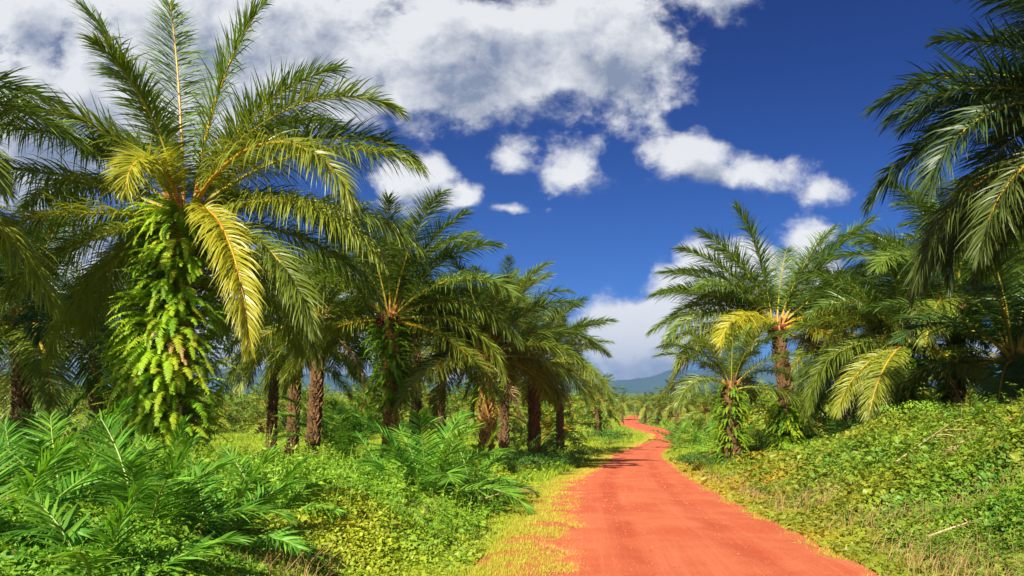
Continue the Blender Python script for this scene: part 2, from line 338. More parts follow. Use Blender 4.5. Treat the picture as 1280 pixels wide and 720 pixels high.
# ---------------------------------------------------------------- fronds, trunks, ferns
def frond(acc, e0, bend, L, r, age=0.0, nl=110, seg=4, lw=.032, ll=1.0, droop=.42, pet=.15, side=0.0, p=1.35, rr=.055, fine=True, plume=1.0, mats=(0, 1), ns=6):
    """one feather frond growing from the origin towards +x; angles in degrees"""
    n = 26 if fine else 12
    s = np.linspace(0, 1, n); e = R(e0) - R(bend) * s ** p; az = R(side) * s ** 1.5
    T = np.stack([np.cos(e) * np.cos(az), np.cos(e) * np.sin(az), np.sin(e)], -1)
    P = np.concatenate([[[0, 0, 0]], np.cumsum((T[1:] + T[:-1]) / 2 * L / (n - 1), 0)])
    rad = rr * (1 - .92 * s ** .8) + .004; rad[0] *= 1.7
    acc.tube(P, rad, (.5, 0, age), mats[1], ns)
    u = np.linspace(pet, .995, nl); u = np.concatenate([u, u + .35 * (1 - pet) / nl]); u = np.clip(u + r.normal(0, .25 / nl, len(u)), pet, 1)
    sgn = np.repeat([1.0, -1.0], nl); q = (u - pet) / (1 - pet)
    tri = np.stack([np.interp(u, s, P[:, c]) for c in range(3)], -1); TT = norm(np.stack([np.interp(u, s, T[:, c]) for c in range(3)], -1))
    up = np.array([0, 0, 1.0]); Sd = np.cross(up, TT); bad = np.linalg.norm(Sd, axis=1) < .25
    Sd = norm(np.where(bad[:, None], np.array([[0, 1.0, 0]]), Sd)); N = np.cross(TT, Sd)
    lens = ll * np.interp(q, [0, .12, .35, .62, .85, 1], [.35, .72, 1.0, .95, .70, .42]) * r.uniform(.82, 1.12, len(u))
    a_ = R(1) * np.interp(q, [0, .3, .8, 1], [72, 62, 44, 22]) + r.normal(0, .10, len(u))
    b_ = plume * (R(1) * r.choice([32, 8, -14], len(u)) + r.normal(0, .16, len(u)))
    D = np.cos(a_)[:, None] * TT + np.sin(a_)[:, None] * (sgn[:, None] * Sd * np.cos(b_)[:, None] + N * np.sin(b_)[:, None])
    pts = [tri]; dirs = [norm(D)]; d = norm(D); g = np.array([0, 0, -1.0]); dr = droop * r.uniform(.6, 1.35, (len(u), 1))
    for j in range(seg):
        pts.append(pts[-1] + d * (lens / seg)[:, None]); d = norm(d + g * dr * (3.2 / seg) * (.55 + .5 * j / seg)); dirs.append(d)
    PP = np.stack(pts, 1); DD = np.stack(dirs, 1)
    Wv = TT[:, None] - DD * (TT[:, None] * DD).sum(-1, keepdims=True); Wv = norm(Wv)
    Nn = np.cross(DD, Wv); ro = (R(28) + r.normal(0, .4, len(u)))[:, None, None] * sgn[:, None, None]
    Wv = Wv * np.cos(ro) + Nn * np.sin(ro)
    prof = np.interp(np.linspace(0, 1, seg + 1), [0, .25, .6, 1], [.55, 1, .8, .07])
    w = lw * prof[None] * r.uniform(.8, 1.2, len(u))[:, None]
    t = np.stack([np.repeat(r.uniform(0, 1, len(u))[:, None], seg + 1, 1), np.linspace(0, 1, seg + 1)[None] * r.uniform(.7, 1.0, (len(u), 1)), np.full((len(u), seg + 1), age) + r.uniform(-.08, .08, (len(u), 1))], -1)
    acc.strips(PP, Wv * w[..., None], np.clip(t, 0, 1), mats[0])
    return P

# frond library shared by the palms: steep young ones to hanging old ones
LIB = {}
def frond_mesh(e0, bend, seed, lod, dark, old=0):
    key = (round(e0 / 12), round(bend / 12), seed % 2, lod, dark, old)
    if key not in LIB:
        e, b = key[0] * 12, key[1] * 12; r = np.random.default_rng(abs(hash(key[:3])) % 9999 + 3)
        ac = Acc(); age = .72 if old else float(np.clip((38 - e) / 140, 0, .42)); 
        nl, seg, lw, lld = {0: (215, 4, .0205, 1.30), 1: (150, 3, .025, 1.27), 2: (80, 3, .04, 1.2)}[lod]
        frond(ac, e, b, 6.0, r, age, nl, seg, lw, lld, .54 if e < 35 else .30, .15, r.uniform(-14, 14), fine=lod < 2)
        LIB[key] = ac.mesh('frond', [M[('frond', 'frond_dark', 'frond_painted_shade')[int(dark)]], M['rachis' if e > 10 and not old else 'rachis_old']])
    return LIB[key]

def trunk_acc(H, r0=.30, lean=(0, 0), r=None, bulge=.10, m=0, dens=1.0):
    """stem clad in a spiral of old leaf bases"""
    r = r or np.random.default_rng(1); ac = Acc(); n = 14; t = np.linspace(0, 1, n)
    cx = lean[0] * t ** 1.3; cy = lean[1] * t ** 1.3; rad = r0 * (1.12 - .25 * t + .25 * np.exp(-t * 9))
    P = np.stack([cx, cy, t * H - .3 * (1 - t)], -1); ac.tube(P, rad * .82, (.1, 0, 0), m, 14)
    nb = int(H * 44 * dens); kk = np.arange(nb); tt = (kk + .5) / nb; ang = kk * 2.39996 + r.normal(0, .12, nb)
    c = np.stack([np.interp(tt, t, cx), np.interp(tt, t, cy), tt * H], -1); rd = np.interp(tt, t, rad)
    o = np.stack([np.cos(ang), np.sin(ang), 0 * ang], -1); s_ = np.stack([-np.sin(ang), np.cos(ang), 0 * ang], -1); up = np.array([[0, 0, 1.0]])
    ln = r.uniform(.16, .34, nb)[:, None]; wd = r.uniform(.07, .13, nb)[:, None]; tk = r.uniform(.04, .07, nb)[:, None]; fl = r.uniform(.05, .16, nb)[:, None]
    b0 = c + o * (rd * .78)[:, None]; tp = c + o * (rd * .86)[:, None] + o * fl + up * ln
    v = np.stack([b0 - s_ * wd, b0 + s_ * wd, b0 + s_ * wd * .8 + o * tk * 1.6, b0 - s_ * wd * .8 + o * tk * 1.6,
                  tp - s_ * wd * .55, tp + s_ * wd * .55, tp + s_ * wd * .4 + o * tk, tp - s_ * wd * .4 + o * tk], 1)
    fi = np.array([[0, 1, 2, 3], [4, 7, 6, 5], [0, 4, 5, 1], [1, 5, 6, 2], [2, 6, 7, 3], [3, 7, 4, 0]])
    f = (np.arange(nb)[:, None, None] * 8 + fi[None]).reshape(-1, 4)
    ac.add(v.reshape(-1, 3), f, np.repeat(r.uniform(0, 1, (nb, 1)), 8, 0).reshape(-1, 1) * np.array([[1, 0, 0]]), m)
    return ac

def fern_leaves(acc, base, out, L, r, age, np_=16, m=0, e0=(15, 60), lw=1.0):
    """n arching fern fronds rooted at base[n] heading out[n] (unit horizontal)"""
    n = len(base); K = 7; s = np.linspace(0, 1, K)
    e = R(1) * r.uniform(e0[0], e0[1], n)[:, None] - R(1) * r.uniform(70, 130, n)[:, None] * s[None] ** 1.1
    T = out[:, None] * np.cos(e)[..., None] + np.array([0, 0, 1.0]) * np.sin(e)[..., None]
    step = (L / (K - 1))[:, None, None]
    P = base[:, None] + np.concatenate([np.zeros((n, 1, 3)), np.cumsum((T[:, 1:] + T[:, :-1]) / 2 * step, 1)], 1)
    Sd = norm(np.cross(np.array([0, 0, 1.0]), out))
    rn = r.uniform(0, 1, n); ag = np.clip(age + r.normal(0, .22, n), 0, 1)
    tint = np.stack([rn, 0 * rn, ag], -1)
    acc.strips(P, Sd[:, None] * np.full((1, K, 1), .006), tint, m)
    q = np.linspace(.08, .98, np_)
    for sg in (1, -1):
        iq = q * (K - 1); i0 = np.minimum(iq.astype(int), K - 2); fr = (iq - i0)[None, :, None]
        B = P[:, i0] * (1 - fr) + P[:, i0 + 1] * fr; Tt = norm(T[:, i0] * (1 - fr) + T[:, i0 + 1] * fr)
        pl = (L * .135)[:, None, None] * np.interp(q, [0, .2, .6, 1], [.5, 1, .8, .2])[None, :, None] * r.uniform(.85, 1.15, (n, np_, 1))
        d = norm(Sd[:, None] * sg * .95 + Tt * .35 + np.array([0, 0, -.22]) + r.normal(0, .12, (n, np_, 3)))
        PP = np.stack([B, B + d * pl * .55, B + d * pl + np.array([0, 0, -.12]) * pl], 2).reshape(n * np_, 3, 3)
        w = (L * lw / np_ * .42)[:, None, None, None] * np.array([.8, 1, .15])[None, None, :, None]
        Wv = (Tt[:, :, None] * w).reshape(n * np_, 3, 3)
        acc.strips(PP, Wv, np.repeat(np.stack([np.clip(rn + r.normal(0, .1, n), 0, 1), 0 * rn, ag], -1), np_, 0), m)

def trunk_ferns(H0, H1, rad, n, L, r, age=.15, lean=(0, 0), H=6.0, bias=None, np_=14, wprof=None):
    ac = Acc(); hh = r.uniform(H0, H1, n); ang = r.uniform(0, 2 * np.pi, n)
    if bias is not None: ang = np.where(r.uniform(0, 1, n) < .45, r.normal(bias, .8, n), ang)
    o = np.stack([np.cos(ang), np.sin(ang), 0 * ang], -1); t = (hh / H) ** 1.3
    b = np.stack([lean[0] * t, lean[1] * t, hh], -1) + o * rad
    Ls = L * r.uniform(.55, 1.15, n)
    if wprof is not None: Ls = Ls * np.interp(hh, wprof[0], wprof[1])
    fern_leaves(ac, b, o, Ls, r, age, np_)
    return ac

def stubs_acc(r, n=9, R0=.28, h=.55):
    """cut petiole stubs standing round the growing point"""
    ac = Acc()
    for q in range(n):
        an = q * 2.4 + r.uniform(-.3, .3); o = np.array([math.cos(an), math.sin(an), 0]); b = o * R0 * r.uniform(.5, 1); l = h * r.uniform(.7, 1.3)
        ac.tube(np.array([b, b + o * .12 * l + [0, 0, l * .6], b + o * .38 * l + [0, 0, l], b + o * .40 * l + [0, 0, l + .01]]), [.085, .06, .04, .004], (r.uniform(0, 1), 0, 0), 0, 6)
    return ac
def fruit_acc(r):
    ac = Acc()
    for q in range(90):
        v = norm(r.normal(0, 1, 3)); c = v * [.22, .22, .28]
        P = np.array([c * .6, c * .9, c * 1.12, c * 1.2]); ac.tube(P, [.02, .035, .028, .003], (r.uniform(0, 1), 0, 0), 0, 5)
    return ac

TR = {}
def place_palm(px, Yd, crown_py, label, group='oil palms along the track', n=30, scale=1.0, lod=1, ferns=None, stubs=True, fruit=False, dark=False, seed=0, lean=0.0, spread=0, custom=None, trunk_r=.25, base_extra=0.0, emin=-14, bk=1.0, openfront=False, gold=False, name='oil_palm', minH=None):
    """px = screen column of the crown in the photo, Yd = distance; only used to find the spot on the ground"""
    r = np.random.default_rng(100 + seed)
    x = XofP(px, Yd); zc = CAMZ + (HY - crown_py) / F * Yd
    xb = x - lean; zb = float(ground(xb, Yd)) - .05; H = max(zc - zb, .3)
    root = link(name, None, loc=(xb, Yd, zb)); root.empty_display_size = .3
    tag(root, label, 'palm tree', group)
    if H > .6:
        ta = trunk_acc(H, trunk_r, (lean, 0), r, dens=1.0 if lod < 2 else .6)
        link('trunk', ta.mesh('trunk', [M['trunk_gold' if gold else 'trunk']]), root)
    top = (lean, 0, H)
    lst = custom
    if lst is None:
        lst = []
        for q in range(n):
            f = (q + .5) / n; e0 = 84 - (84 - emin) * f ** 1.05 + r.normal(0, 5); bend = (44 + 50 * min(1, f * 1.3)) * bk + r.normal(0, 7)
            if e0 < 0: bend = max(25, 66 + e0) * bk
            lst.append((q * 137.5 + seed * 41 + r.normal(0, 7), e0, bend, r.uniform(.88, 1.06) * (.82 + .18 * min(1, f * 4))))
    for tup in lst:
        az, e0, bend, s_ = tup[:4]; azn = (az + 180) % 360 - 180
        if openfront and custom is None and ((-142 < azn < -38 and 8 < e0 < 58) or (-118 < azn < -62 and e0 <= 8)): continue
        me = frond_mesh(e0, bend, int(r.integers(0, 9)), lod, dark, len(tup) > 4 or (openfront and custom is None and e0 < -90))
        o = np.array([math.cos(R(az)), math.sin(R(az))]) * .16 * scale
        link('frond', me, root, (top[0] + o[0], top[1] + o[1], H - .15 - (0 if e0 > 20 else .15)), (0, 0, R(az)), s_ * scale)
    if stubs: link('petiole_stubs', stubs_acc(r, 10, trunk_r, .6 * scale).mesh('petiole_stubs', [M['stub']]), root, (lean, 0, H - .35))
    if seed in (2, 6, 7, 10, 11, 14, 16, 17):
        dk = 'dead%d' % (seed % 3)
        if dk not in LIB:
            ac = Acc(); frond(ac, -30, 46, 5.2, np.random.default_rng(seed), .6, 46, 3, .020, .8, .8, .3, 12); LIB[dk] = ac.mesh('dead_frond', [M['straw'], M['dry']])
        d_ = link('dead_frond', LIB[dk], root, (top[0], top[1], H - .35), (0, 0, R(seed * 67 + (-20 if seed == 14 else 0))), .78 * scale)
    if fruit:
        for q in range(2):
            an = R(-60 - 70 * q); link('fruit_bunch', fruit_acc(r).mesh('fruit_bunch', [M['fruit']], True), root, (lean + .45 * math.cos(an), .45 * math.sin(an), H - .35))
    if ferns:
        (h0, h1, nn, L, age) = ferns
        link('trunk_ferns', trunk_ferns(h0 * H, h1 * H, trunk_r * .9, nn, L, r, age, (lean, 0), H).mesh('trunk_ferns', [M['fern']]), root)
    return root, H

# --- the big palm on the left, frond by frond
def hero():
    r = np.random.default_rng(5); Yd = 20.0; x = XofP(232, Yd); xb = XofP(207, Yd); zb = float(ground(xb, Yd)) - .05
    zc = CAMZ + (HY - 262) / F * Yd; H = zc - zb; ln = x - xb
    root = link('oil_palm', None, loc=(xb, Yd, zb))
    tag(root, 'largest oil palm, trunk wrapped in bright lime ferns, one yellow frond hanging down', 'palm tree', 'oil palms along the track')
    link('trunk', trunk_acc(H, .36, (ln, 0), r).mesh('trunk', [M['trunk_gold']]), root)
    fr = [  # azimuth (0 right, 90 away, -90 towards the camera), start angle, bend, length, age, side
        (168, 74, 26, 6.3, .10, 0), (128, 86, 22, 6.2, .04, 0), (30, 84, 26, 6.4, .04, 0), (42, 68, 70, 5.6, .06, 0), (-8, 62, 92, 6.6, .10, 0),
        (8, 50, 78, 6.8, .10, 0), (-12, 34, 62, 6.9, .18, 0), (-38, 36, 98, 7.2, .44, 10), (-22, 14, 66, 6.6, .22, 0), (4, 20, 60, 6.4, .15, 0),
        (-52, 16, 98, 6.6, .80, 6), (-95, 60, 150, 3.4, .52, 0), (-158, 64, 100, 5.2, .24, 0), (176, 44, 52, 6.9, .16, 0), (-172, 22, 34, 6.6, .20, 0),
        (-163, 6, 44, 6.0, .34, 0), (160, 32, 60, 6.4, .12, 0), (145, 60, 78, 6.2, .08, 0), (70, 64, 72, 6.2, .06, 0), (100, 46, 74, 6.2, .1, 0),
        (60, 34, 72, 6.3, .12, 0), (25, 6, 64, 6.0, .2, 0), (130, 20, 70, 6.0, .2, 0), (-30, -8, 62, 5.8, .3, 0), (150, -6, 60, 5.8, .3, 0),
        (-150, -14, 50, 5.4, .36, 0), (100, 0, 70, 5.8, .3, 0), (60, -20, 50, 5.4, .4, 0), (-4, 68, 58, 5.4, .06, 0), (-110, 78, 60, 4.2, .12, 0), (185, -28, 48, 5.2, .4, 0), (12, -28, 50, 5.2, .3, 0)]
    for (az, e0, bd, L, age, side) in fr:
        ac = Acc(); old = age > .4
        frond(ac, e0, bd, L * (1.08 if e0 > 60 else 1.0), r, age, 240, 5, .0185, (1.22 if age < .7 else .92) * (L / 6.4) ** .5, .66 if e0 < 48 else .24, .14, side, rr=.06, p=.8 if age > .7 else 1.35)
        me = ac.mesh('frond', [M['frond'], M['rachis_old' if old or age < .08 else 'rachis']])
        o = (math.cos(R(az)) * .2, math.sin(R(az)) * .2)
        f = link('frond', me, root, (ln + o[0], o[1], H - .1 - (0 if e0 > 20 else .2)), (0, 0, R(az)))
        if age > .7: f['label'] = 'yellow old frond hanging in front of the trunk'
    link('petiole_stubs', stubs_acc(r, 14, .34, .8).mesh('petiole_stubs', [M['stub']]), root, (ln, 0, H - .5))
    wp = (np.array([0, .15, .35, .55, .75, 1]) * H, np.array([.85, 1.05, 1.25, 1.2, .9, 1.0]))
    fa = trunk_ferns(.05 * H, .99 * H, .34, 1250, 1.35, r, .12, (ln, 0), H, bias=R(-135), np_=24, wprof=wp)
    link('trunk_ferns', fa.mesh('trunk_ferns', [M['fern']]), root)
    link('dead_ferns', trunk_ferns(.05 * H, .8 * H, .34, 120, .95, r, .2, (ln, 0), H, np_=16, wprof=wp).mesh('dead_ferns', [M['straw']]), root)
hero()

P_ = place_palm
P_(-250, 16, 150, 'palm whose trunk is out of frame, its fronds reaching in at the top left corner', lod=0, seed=1, n=28, ferns=(.2, .9, 60, .9, .15))
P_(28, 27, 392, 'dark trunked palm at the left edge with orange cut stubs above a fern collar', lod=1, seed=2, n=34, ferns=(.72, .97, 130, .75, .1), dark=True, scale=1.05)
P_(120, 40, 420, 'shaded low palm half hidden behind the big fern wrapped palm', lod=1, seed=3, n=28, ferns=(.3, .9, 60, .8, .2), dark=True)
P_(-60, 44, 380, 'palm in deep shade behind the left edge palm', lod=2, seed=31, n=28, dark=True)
P_(345, 48, 442, 'thinnest of the three shaded trunks right of the fern wrapped palm, left one', lod=1, seed=4, n=24, emin=-6, bk=.93, trunk_r=.24, lean=.35)
P_(374, 43, 415, 'middle of the three shaded trunks, fern collar under its crown', lod=1, seed=5, openfront=True, n=26, emin=-6, bk=.93, trunk_r=.26, lean=.45, ferns=(.6, .95, 70, .7, .1))
P_(402, 36, 398, 'thickest of the three shaded trunks, leaning right, orange stubs at its top', lod=1, seed=6, openfront=True, n=28, emin=-6, bk=.93, lean=.45, ferns=(.0, .14, 50, .7, .4))
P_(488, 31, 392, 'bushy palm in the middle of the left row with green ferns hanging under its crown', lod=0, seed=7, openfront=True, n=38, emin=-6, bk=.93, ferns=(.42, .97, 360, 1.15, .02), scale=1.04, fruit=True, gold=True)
P_(520, 47, 418, 'palm trunk just behind the bushy middle palm', lod=1, seed=8, openfront=True, n=26, ferns=(.5, .95, 90, .8, .1), emin=-6, bk=.93)
P_(552, 58, 430, 'slender shaded palm farther back between the middle palms', lod=2, seed=9, n=22, emin=-6, bk=.93, trunk_r=.25)
P_(608, 32, 440, 'palm with a bare brown straight trunk near the track', lod=0, seed=10, openfront=True, n=36, emin=-6, bk=.93, scale=.84, ferns=(.6, .97, 120, .8, .1), gold=True)
P_(668, 39, 448, 'palm at the right end of the left row, closest to the bend in the track', lod=1, seed=11, openfront=True, n=36, emin=-6, bk=.93, scale=.82, ferns=(.7, .97, 80, .7, .1))
P_(630, 50, 400, 'taller palm rising behind the bare brown trunk', lod=1, seed=12, openfront=True, n=30, emin=-6, bk=.93, scale=.9)
P_(700, 62, 455, 'palm behind the end of the left row, fronds drooping over the field', lod=1, seed=13, n=28, scale=.85)
P_(970, 34, 405, 'open crowned palm beside the track on the right, yellow lower fronds, fern skirt', lod=0, seed=14, scale=.98, lean=-.7, ferns=(.0, .40, 480, 1.25, .05), fruit=True, trunk_r=.26, custom=[
    (170, 82, 30, 1.0), (182, 68, 48, .98), (174, 54, 50, 1.0), (186, 40, 46, 1.0), (178, 26, 58, 1.0), (192, 10, 50, .95), (205, 48, 70, .9), (150, 60, 60, .95), (140, 34, 60, .95),
    (20, 76, 44, .9), (2, 62, 22, 1.1), (12, 50, 34, 1.0), (-6, 36, 56, 1.0), (8, 20, 52, 1.0), (-20, 48, 66, .95), (40, 60, 60, .95), (35, 30, 60, .95),
    (-130, 18, 96, .68, 1), (-60, 16, 96, .80, 1), (-44, 22, 92, .98, 1), (-142, 24, 92, .86, 1), (-160, 8, 72, .95), (-26, 2, 64, .95),
    (90, 62, 60, .95), (118, 46, 70, .95), (64, 46, 70, .95), (92, 24, 72, .95), (160, -4, 60, .9), (20, -8, 60, .9), (14, 68, 40, 1.0), (-2, 52, 46, 1.0), (178, 62, 44, 1.0), (190, 28, 66, 1.0), (10, 36, 50, 1.0), (172, 34, 50, 1.0), (130, 74, 50, .95), (60, 72, 50, .95)])
P_(914, 31, 478, 'short palm at the verge with a fern wrapped trunk, left of the open crowned palm', lod=1, seed=15, openfront=True, n=20, scale=.60, emin=14, bk=.95, ferns=(.0, .97, 460, .75, .12), trunk_r=.34)
P_(1132, 30, 422, 'palm with dark green ferns round its trunk behind the weedy bank', lod=0, seed=16, openfront=True, n=38, scale=.88, ferns=(.15, .97, 460, 1.1, .0), fruit=True)
P_(1195, 31, 362, 'palm rising straight behind the top of the weedy bank', lod=0, seed=17, openfront=True, n=36, scale=1.0, ferns=(.2, .85, 90, .8, .1))
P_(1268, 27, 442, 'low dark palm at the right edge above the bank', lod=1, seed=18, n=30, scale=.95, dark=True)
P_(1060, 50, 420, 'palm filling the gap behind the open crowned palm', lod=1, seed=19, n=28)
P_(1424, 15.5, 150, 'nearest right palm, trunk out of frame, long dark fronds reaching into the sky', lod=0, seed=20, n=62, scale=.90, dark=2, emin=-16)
P_(1262, 38, 325, 'tall palm standing farther back near the right edge', lod=1, seed=21, n=34, scale=1.1)
for q in [(807, 178, 507, 'small distant palm standing just right of the far end of the track', 41, .8), (824, 168, 507, 'distant palm in the row behind the far end of the track', 42, .85), (746, 112, 498, 'distant palm in the field left of the bend, pale drooping fronds', 43, .85),
          (778, 205, 504, 'distant palm beyond the last visible stretch of track', 44, .8), (846, 118, 503, 'distant palm right of the bend with yellowing fronds', 45, .8), (884, 84, 512, 'low palm with yellow spreading fronds between bend and fern wrapped trunk', 46, .72)]:
    P_(q[0], q[1], q[2], q[3], lod=2, seed=q[4], n=22, scale=q[5], group='small palms around the bend')
P_(1345, 34, 310, 'palm beyond the right edge whose fronds fill the corner above the bank', lod=1, seed=22, n=28)

# ---------------------------------------------------------------- the younger plantation beyond: one palm each for the 300 nearest in sight
def crown_mesh(seed, n, nl, seg, lw, mt, emin=-25, pale=.1):
    r = np.random.default_rng(seed); tot = Acc()
    for q in range(n):
        f = (q + .5) / n; e0 = 82 - (82 - emin) * f + r.normal(0, 6); bd = 50 + 50 * f if e0 > 0 else 60
        ac = Acc(); frond(ac, e0, bd, 5.1 * r.uniform(.85, 1.05), r, float(np.clip(pale + f * .42 + r.normal(0, .1), 0, .9)), nl, seg, lw, .85, .42, .14, 0, fine=False, ns=4)
        v, fa, t, mi = ac.arr(); an = R(q * 137.5 + r.normal(0, 8)); c, s_ = math.cos(an), math.sin(an)
        v = v @ np.array([[c, s_, 0], [-s_, c, 0], [0, 0, 1]])
        tot.add(v, fa, t); tot.m[-1] = mi
    return tot
crowns = [crown_mesh(60 + q, 24, 30, 2, .075, None, pale=[.0, .12, .28][q % 3]) for q in range(6)]
crown_me = [c_.mesh('crown', [M['frond_far'], M['rachis_old']]) for c_ in crowns]
trunk_me = [trunk_acc(h, .28, (0, 0), np.random.default_rng(int(h * 10)), dens=.45).mesh('trunk', [M['trunk']]) for h in (1.6, 2.8, 4.0)]
r = np.random.default_rng(77); spots = []
row = 0; Yg = 58.0
while Yg < 420:
    Xg = -Yg * .80 - 10 + (row % 2) * 4.6
    while Xg < Yg * .80 + 12:
        xx, yy2 = Xg + r.normal(0, .7), Yg + r.normal(0, .7); px = 640 + xx / yy2 * F
        ok = not (xl(yy2) - 4.2 < xx < xr(yy2) + 4.2)
        if yy2 < 125 and -45 < px < 735: ok = ok and r.uniform() < (.0 if yy2 < 70 or 225 < px < 570 else .6)
        if yy2 < 100 and 735 <= px < 960: ok = ok and (xx > xr(yy2) + 7)
        if yy2 < 175 and 735 <= px < 830 and xx < xl(yy2): ok = ok and r.uniform() < .35 and xl(yy2) - xx > 8
        if ok: spots.append((xx, yy2))
        Xg += 9.2
    Yg += 8.0; row += 1
inview = [q for q in spots if abs(q[0]) < q[1] * .735 + 3]
near = sorted(inview, key=lambda q: q[1])[:264]; ns_ = set(near)
for i_, (xx, yy2) in enumerate(near):
    z = float(ground(xx, yy2)); ti = int(r.integers(0, 3)); hgt = (1.6, 2.8, 4.0)[ti]; sc = r.uniform(.85, 1.15) * (1.3 if 640 + xx / yy2 * F < 690 else 1.0)
    root = link('oil_palm', None, loc=(xx, yy2, z - .05), rot=(0, 0, r.uniform(0, 6.28)), sc=sc)
    pxx = 640 + xx / yy2 * F
    wh = next(w_ for lim, w_ in ((150, 'behind the dark trunk at the left edge'), (300, 'behind the fern wrapped trunk'), (470, 'beyond the three shaded trunks'), (700, 'beyond the bushy middle palms'),
              (792, 'left of where the track vanishes'), (905, 'right of where the track vanishes'), (1090, 'behind the open crowned palm'), (9999, 'hidden in the shade behind the right bank')) if pxx < lim)
    dd_ = 'nearer' if yy2 < 125 else 'distant'
    tag(root, f'{dd_} small oil palm of the plantation {wh}', 'palm tree', f'{dd_} plantation palms {wh}')
    link('trunk', trunk_me[ti], root); link('crown', crown_me[int(r.integers(0, 6))], root, loc=(0, 0, hgt - .1))
low = [crown_mesh(90 + q, 15, 12, 1, .17, None, pale=[.05, .2][q % 2]) for q in range(4)]
tot = Acc()
for (xx, yy2) in [q for q in spots if q not in ns_ and q[1] > 150]:
    v, fa, t, mi = low[int(r.integers(0, 4))].arr(); an = r.uniform(0, 6.28); c, s_ = math.cos(an), math.sin(an); sc = r.uniform(.9, 1.2)
    tot.add(v @ np.array([[c, s_, 0], [-s_, c, 0], [0, 0, 1]]) * sc + [xx, yy2, float(ground(xx, yy2)) + r.uniform(2.0, 3.6)], fa, t); tot.m[-1] = mi
tag(link('distant_plantation', tot.mesh('distant_plantation', [M['frond_far'], M['rachis_old']])), 'far mass of palm crowns up to the foot of the blue mountains', 'plantation', kind='stuff')

# ---------------------------------------------------------------- young palms, rosettes straight from the soil
def young_palm(px, Yd, n, L, label, seed, emin=30, wide=.0115, ll=.46, up=0.0, az0=0, mt='young', group='young oil palms in the undergrowth', bendk=1.0, nl=62):
    r = np.random.default_rng(300 + seed); x = XofP(px, Yd); z = float(ground(x, Yd)) + up
    root = link('young_oil_palm', None, loc=(x, Yd, z)); tag(root, label, 'young palm', group)
    for q in range(n):
        f = (q + .5) / n; e0 = 84 - (84 - emin) * f + r.normal(0, 5)
        ac = Acc(); frond(ac, e0, (28 + 55 * f) * bendk, L * r.uniform(.8, 1.08), r, float(np.clip(r.normal(.08, .1), 0, .5)), nl, 4, wide, ll * L / 1.7, .20, .16, r.uniform(-18, 18), rr=.016, plume=.5, ns=5)
        link('frond', ac.mesh('frond', [M[mt], M['rachis_green']]), root, rot=(0, 0, R(az0 + q * 137.5 + r.normal(0, 10))))
    ba = Acc(); 
    for q in range(7):
        an = q * 2.4; o = np.array([math.cos(an), math.sin(an), 0]); ba.tube(np.array([o * .03, o * .08 + [0, 0, .12], o * .13 + [0, 0, .26], o * .13 + [0, 0, .27]]) * L / 2, [.04, .03, .015, .002], (.3, 0, 0), 0, 5)
    link('base', ba.mesh('base', [M['trunk']]), root)
    return root
young_palm(178, 6.4, 9, 1.45, 'young palm rosette low in the left foreground, its tall pale ribbed frond standing upright', 1, 48)
young_palm(84, 7.3, 9, 1.55, 'young palm in the left foreground with flat dark fronds, second from the left edge', 2, 44)
young_palm(-10, 5.8, 9, 1.4, 'young palm cut off by the left edge of the picture', 3, 30)
young_palm(262, 7.0, 9, 1.3, 'young palm in front with narrow leaflets spreading over dry brown stalks', 4, 28)
young_palm(205, 9.6, 10, 1.35, 'young palm behind the foreground rosettes, just before the fern wrapped trunk', 5, 34)
young_palm(330, 8.8, 9, 1.25, 'young palm rightmost of the foreground thicket, fronds leaning right', 6, 26)
young_palm(20, 9.6, 9, 1.4, 'young palm at the left edge behind the foremost dark fronds', 7, 34)
young_palm(120, 5.0, 8, 1.1, 'lowest young palm at the bottom left, fronds cut by the lower picture edge', 8, 26)
young_palm(532, 13.6, 14, 2.15, 'feathery young palm standing alone among weeds left of the track', 9, 44, wide=.014)
young_palm(590, 16.5, 9, 1.7, 'smaller young palm just right of the feathery lone one', 10, 30, wide=.014)
young_palm(430, 40, 15, 4.6, 'upright young palm without a trunk between the shaded trunks', 11, 52, wide=.022, ll=.6, nl=60)
young_palm(478, 17, 7, 1.4, 'little young palm in weeds left of the feathery lone one', 12, 30)
young_palm(655, 33, 9, 1.9, 'dark young palm at the foot of the last left trunk', 13, 30, mt='bush')
young_palm(688, 40, 9, 2.2, 'pale young palm past the last left trunk, low over the field', 14, 24, wide=.02)
young_palm(60, 22, 9, 2.6, 'young palm in half shade beside the left edge trunk', 15, 36, wide=.018)
young_palm(1052, 33, 12, 3.4, 'young palm in shade behind the fern skirted palm on the right', 16, 36, wide=.024, mt='bush')
young_palm(845, 75, 12, 3.6, 'young palm near the bend with drooping fronds beside the track', 17, 20, wide=.035, nl=34)
young_palm(880, 62, 12, 3.6, 'yellowish young palm right of the bend in the track', 18, 14, wide=.035, nl=34)

